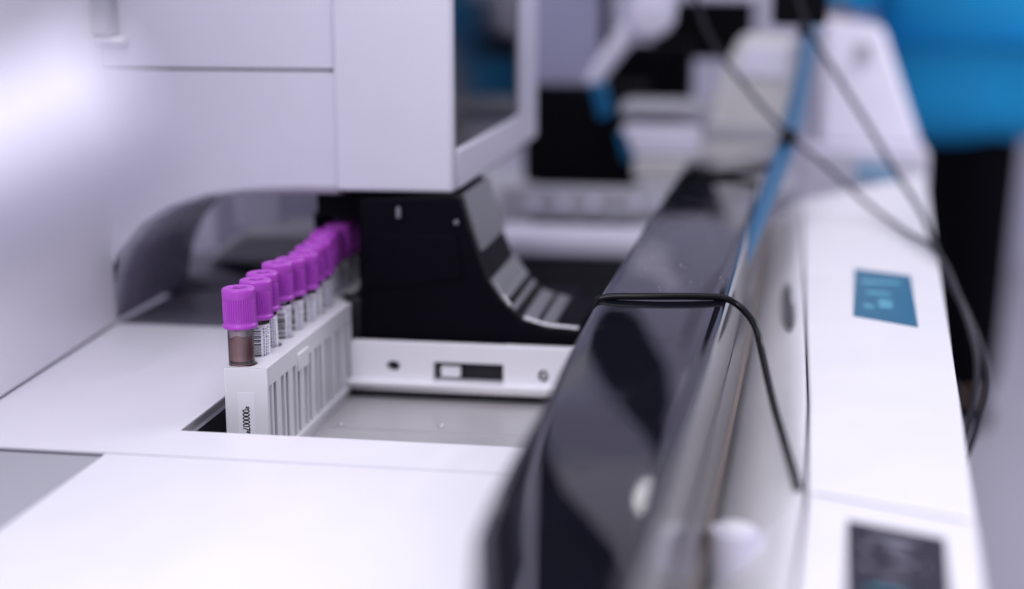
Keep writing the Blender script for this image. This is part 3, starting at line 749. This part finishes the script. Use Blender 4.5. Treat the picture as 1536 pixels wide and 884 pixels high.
bgbox('slim_black_panel', 'narrow black upright panel behind the white arm', 'panel', (893,-60), (915,66), 1560, 30, 'blackm', extra=lambda t, a_, b_, y: MB().box(b_.x+0.5, b_.x+6, y, y+20, b_.z, a_.z).build('edge_frame', 'bwhite', t, bevel=2))
arm = thing('jointed_arm', 'white jointed arm with a round joint at the top of the background', 'arm', at(890, 130, y=1420))
MB().pipe([tuple(at(px, py, y=1420)) for px, py in [(1035,-40),(985,10),(950,40),(915,85),(888,125)]], lambda t: 14-6*t, 18, 5).build('arm_tube', 'bwhite', arm)
p = at(975, 20, y=1400); MB().lathe([(8,-20),(20,-17),(24,0),(20,17),(8,20)], (p.x, 1410, p.z), 24, axis='y').build('joint', 'bwhite', arm)
for nm, px, py, s_, lab in (('blue_clip', 900, 152, 13, 'small blue clip below the end of the white jointed arm'), ('blue_clip', 938, 222, 11, 'small blue clip at the left end of the white tray')):
    p = at(px, py, y=1400); c = thing(nm, lab, 'clip', (p.x, 1400, p.z-s_*1.2))
    MB().wall([(p.x-s_*.8, p.z+s_*1.3), (p.x+s_*.3, p.z+s_*1.3), (p.x+s_, p.z-s_), (p.x-s_*.1, p.z-s_*1.4)], 1400, 1420).build('clip_body', 'blue', c, bevel=2)
    MB().lathe([(2.5, -4), (2.5, 3)], (p.x, 1400, p.z), 12, axis='y').build('clip_pin', 'blue', c)
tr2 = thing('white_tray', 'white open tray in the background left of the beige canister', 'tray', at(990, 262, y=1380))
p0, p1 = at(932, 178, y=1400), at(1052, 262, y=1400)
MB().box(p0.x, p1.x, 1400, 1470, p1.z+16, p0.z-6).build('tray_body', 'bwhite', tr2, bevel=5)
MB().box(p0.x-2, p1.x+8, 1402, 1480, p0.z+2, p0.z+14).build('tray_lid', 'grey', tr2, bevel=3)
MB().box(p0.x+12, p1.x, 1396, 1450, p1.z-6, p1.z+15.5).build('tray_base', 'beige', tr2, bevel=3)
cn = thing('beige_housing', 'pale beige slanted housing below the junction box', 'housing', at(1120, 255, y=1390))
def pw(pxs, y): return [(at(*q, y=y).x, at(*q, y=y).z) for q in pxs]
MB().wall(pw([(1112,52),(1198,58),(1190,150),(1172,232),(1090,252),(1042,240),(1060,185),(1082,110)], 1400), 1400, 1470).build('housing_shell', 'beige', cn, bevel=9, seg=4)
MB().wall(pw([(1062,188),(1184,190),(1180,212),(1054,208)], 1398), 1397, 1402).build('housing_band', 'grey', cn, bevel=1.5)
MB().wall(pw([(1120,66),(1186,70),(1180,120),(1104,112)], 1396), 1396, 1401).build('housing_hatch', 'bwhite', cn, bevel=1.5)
# bench that carries the background machines
bn = thing('rear_bench', 'grey laboratory bench carrying the background machines', 'bench', (-100, 1600, FL))
MB().box(-420, 60, 1340, 2000, -80, -52).build('bench_top', 'grey', bn, bevel=4)
MB().box(-410, 50, 1350, 1990, FL, -80.5).build('bench_cabinet', 'sink', bn)
# overhead swing lamp whose bulb mirrors in the cover
lm = thing('swing_lamp', 'small round swing lamp above the frame, seen mirrored in the black cover', 'lamp', (0, 0, 0))
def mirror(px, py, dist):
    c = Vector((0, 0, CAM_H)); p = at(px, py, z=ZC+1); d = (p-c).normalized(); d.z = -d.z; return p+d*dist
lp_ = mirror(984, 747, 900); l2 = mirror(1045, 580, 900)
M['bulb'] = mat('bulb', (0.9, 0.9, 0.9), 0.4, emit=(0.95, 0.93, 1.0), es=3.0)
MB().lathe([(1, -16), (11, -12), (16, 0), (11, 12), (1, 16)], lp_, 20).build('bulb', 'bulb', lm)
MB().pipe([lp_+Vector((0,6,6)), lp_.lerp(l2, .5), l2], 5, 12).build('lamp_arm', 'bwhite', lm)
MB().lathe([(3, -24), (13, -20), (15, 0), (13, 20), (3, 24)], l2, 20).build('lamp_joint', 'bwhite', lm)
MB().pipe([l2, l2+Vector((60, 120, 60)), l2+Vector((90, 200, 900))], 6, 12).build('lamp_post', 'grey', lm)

# unseen black shapes added above the frame to put dark reflections in the cover
pd = thing('added_dark_shape', 'unseen black shape added above the frame to give the cover dark reflections', 'hood', (-300, 1500, 700))
def mirp(px, py, y):
    p = at(px, py, z=ZC+.5); d = p-Vector((0, 0, CAM_H)); d.z = -d.z; return p+d*((y-p.y)/d.y)
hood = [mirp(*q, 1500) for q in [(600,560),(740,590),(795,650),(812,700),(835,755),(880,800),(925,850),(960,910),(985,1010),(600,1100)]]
MB().wall([(p.x, p.z) for p in hood], 1500, 1560).build('dark_shape_shell', 'blackm', pd, bevel=12, seg=4)
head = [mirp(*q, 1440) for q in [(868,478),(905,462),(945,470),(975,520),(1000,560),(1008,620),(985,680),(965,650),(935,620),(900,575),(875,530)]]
hd = MB().wall([(p.x, p.z) for p in head], 1440, 1490).build('dark_shape_head', 'blackm', pd, bevel=8, seg=4)
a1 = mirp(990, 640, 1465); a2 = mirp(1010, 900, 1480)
MB().pipe([a1, a1.lerp(a2, .5)+Vector((20, 0, 0)), a2, a2+Vector((0, 0, 700))], 11, 14).build('dark_shape_arm', 'blackm', pd)
a3 = hood[-1]; MB().pipe([a3+Vector((200, 30, -10)), a3+Vector((200, 30, 500))], 20, 14, 0).build('dark_shape_post', 'grey', pd)

# ------------------------------------------------------------------ person in blue scrubs
pc = at(1420, 622, z=FL)
PX, PY = pc.x, pc.y
pp = thing('person', 'person in loose blue scrub top and black trousers standing at the far right', 'person', (PX, PY, FL))
def skinmesh(name, joints, edges, m, parent, root=0, sub=2):
    me = bpy.data.meshes.new(name); me.from_pydata([Vector(j[:3])*S for j in joints], edges, [])
    o = bpy.data.objects.new(name, me); SC.collection.objects.link(o); o.parent = parent
    md = o.modifiers.new('skin', 'SKIN'); md.use_smooth_shade = True
    if not me.skin_vertices: bpy.context.view_layer.update()
    for i, j in enumerate(joints):
        sv = me.skin_vertices[0].data[i]; rx = j[3]*S; ry_ = (j[4] if len(j) > 4 else j[3])*S
        sv.radius = (rx, ry_); sv.use_root = (i == root)
    sd = o.modifiers.new('sub', 'SUBSURF'); sd.levels = sub; sd.render_levels = sub
    me.materials.append(M[m]); return o
J = [(0,0,920,130,95),(0,0,1080,115,85),(0,0,1260,135,95),(0,0,1420,120,80),(0,0,1480,52),(0,-10,1560,60),(0,-12,1620,85,95),(0,-8,1690,80,85),
     (-165,0,1400,48),(-285,0,1160,40),(-340,-110,960,28),(-355,-150,900,30),(-365,-180,850,14),
     (165,0,1400,48),(265,10,1150,42),(285,-20,880,34),(290,-40,780,40),(290,-50,690,24),
     (-30,30,850,85),(-30,20,500,58),(-28,40,100,38),(-30,-40,40,15),
     (45,-20,850,85),(48,-28,500,58),(50,0,100,38),(55,-80,40,15)]
Ed = [(0,1),(1,2),(2,3),(3,4),(4,5),(5,6),(6,7),(3,8),(8,9),(9,10),(10,11),(11,12),(3,13),(13,14),(14,15),(15,16),(16,17),(0,18),(18,19),(19,20),(20,21),(0,22),(22,23),(23,24),(24,25)]
bd = skinmesh('body', J, Ed, 'skin', pp)
skinmesh('scrub_top', [(0,0,700,290,160),(0,0,820,320,175),(0,0,960,300,170),(0,0,1150,260,150),(0,0,1330,195,125),(0,0,1440,120,85),(-185,5,1390,80),(-285,0,1180,90),(-320,-60,1010,85),(185,5,1390,80),(265,10,1180,85),(275,0,960,75)],
         [(0,1),(1,2),(2,3),(3,4),(4,5),(4,6),(6,7),(7,8),(4,9),(9,10),(10,11)], 'scrub', pp, root=3)
skinmesh('trousers', [(0,0,900,140,105),(-30,30,820,105),(-30,20,500,84),(-28,30,40,72),(45,-20,820,105),(48,-28,500,84),(50,-10,40,72)], [(0,1),(1,2),(2,3),(0,4),(4,5),(5,6)], 'trous', pp)
for s_ in (-1, 1):
    skinmesh('shoe', [(10+s_*39,40-s_*25,40,42,38),(10+s_*41,-60-s_*25,36,46,34),(10+s_*42,-110-s_*25,28,38,24)], [(0,1),(1,2)], 'trous', pp, root=1)
skinmesh('hair', [(0,25,1620,80),(0,20,1700,92,90),(0,-10,1735,70,70)], [(0,1),(1,2)], 'hair', pp)
for s_ in (-1, 1):
    off = base(pp)/S
    MB().lathe([(1,-9),(9,-4),(10,0),(9,4),(1,9)], (off.x+s_*32, off.y-98, off.z+1640), 14).build('eye', 'bwhite', pp)
    # fingers
MB().pipe([(off.x, off.y-95, off.z+1632), (off.x, off.y-112, off.z+1610), (off.x, off.y-118, off.z+1598)], 10, 10).build('nose', 'skin', pp)
MB().pipe([(off.x-26, off.y-98, off.z+1566), (off.x, off.y-104, off.z+1563), (off.x+26, off.y-98, off.z+1566)], 6, 10).build('mouth', 'skin', pp)
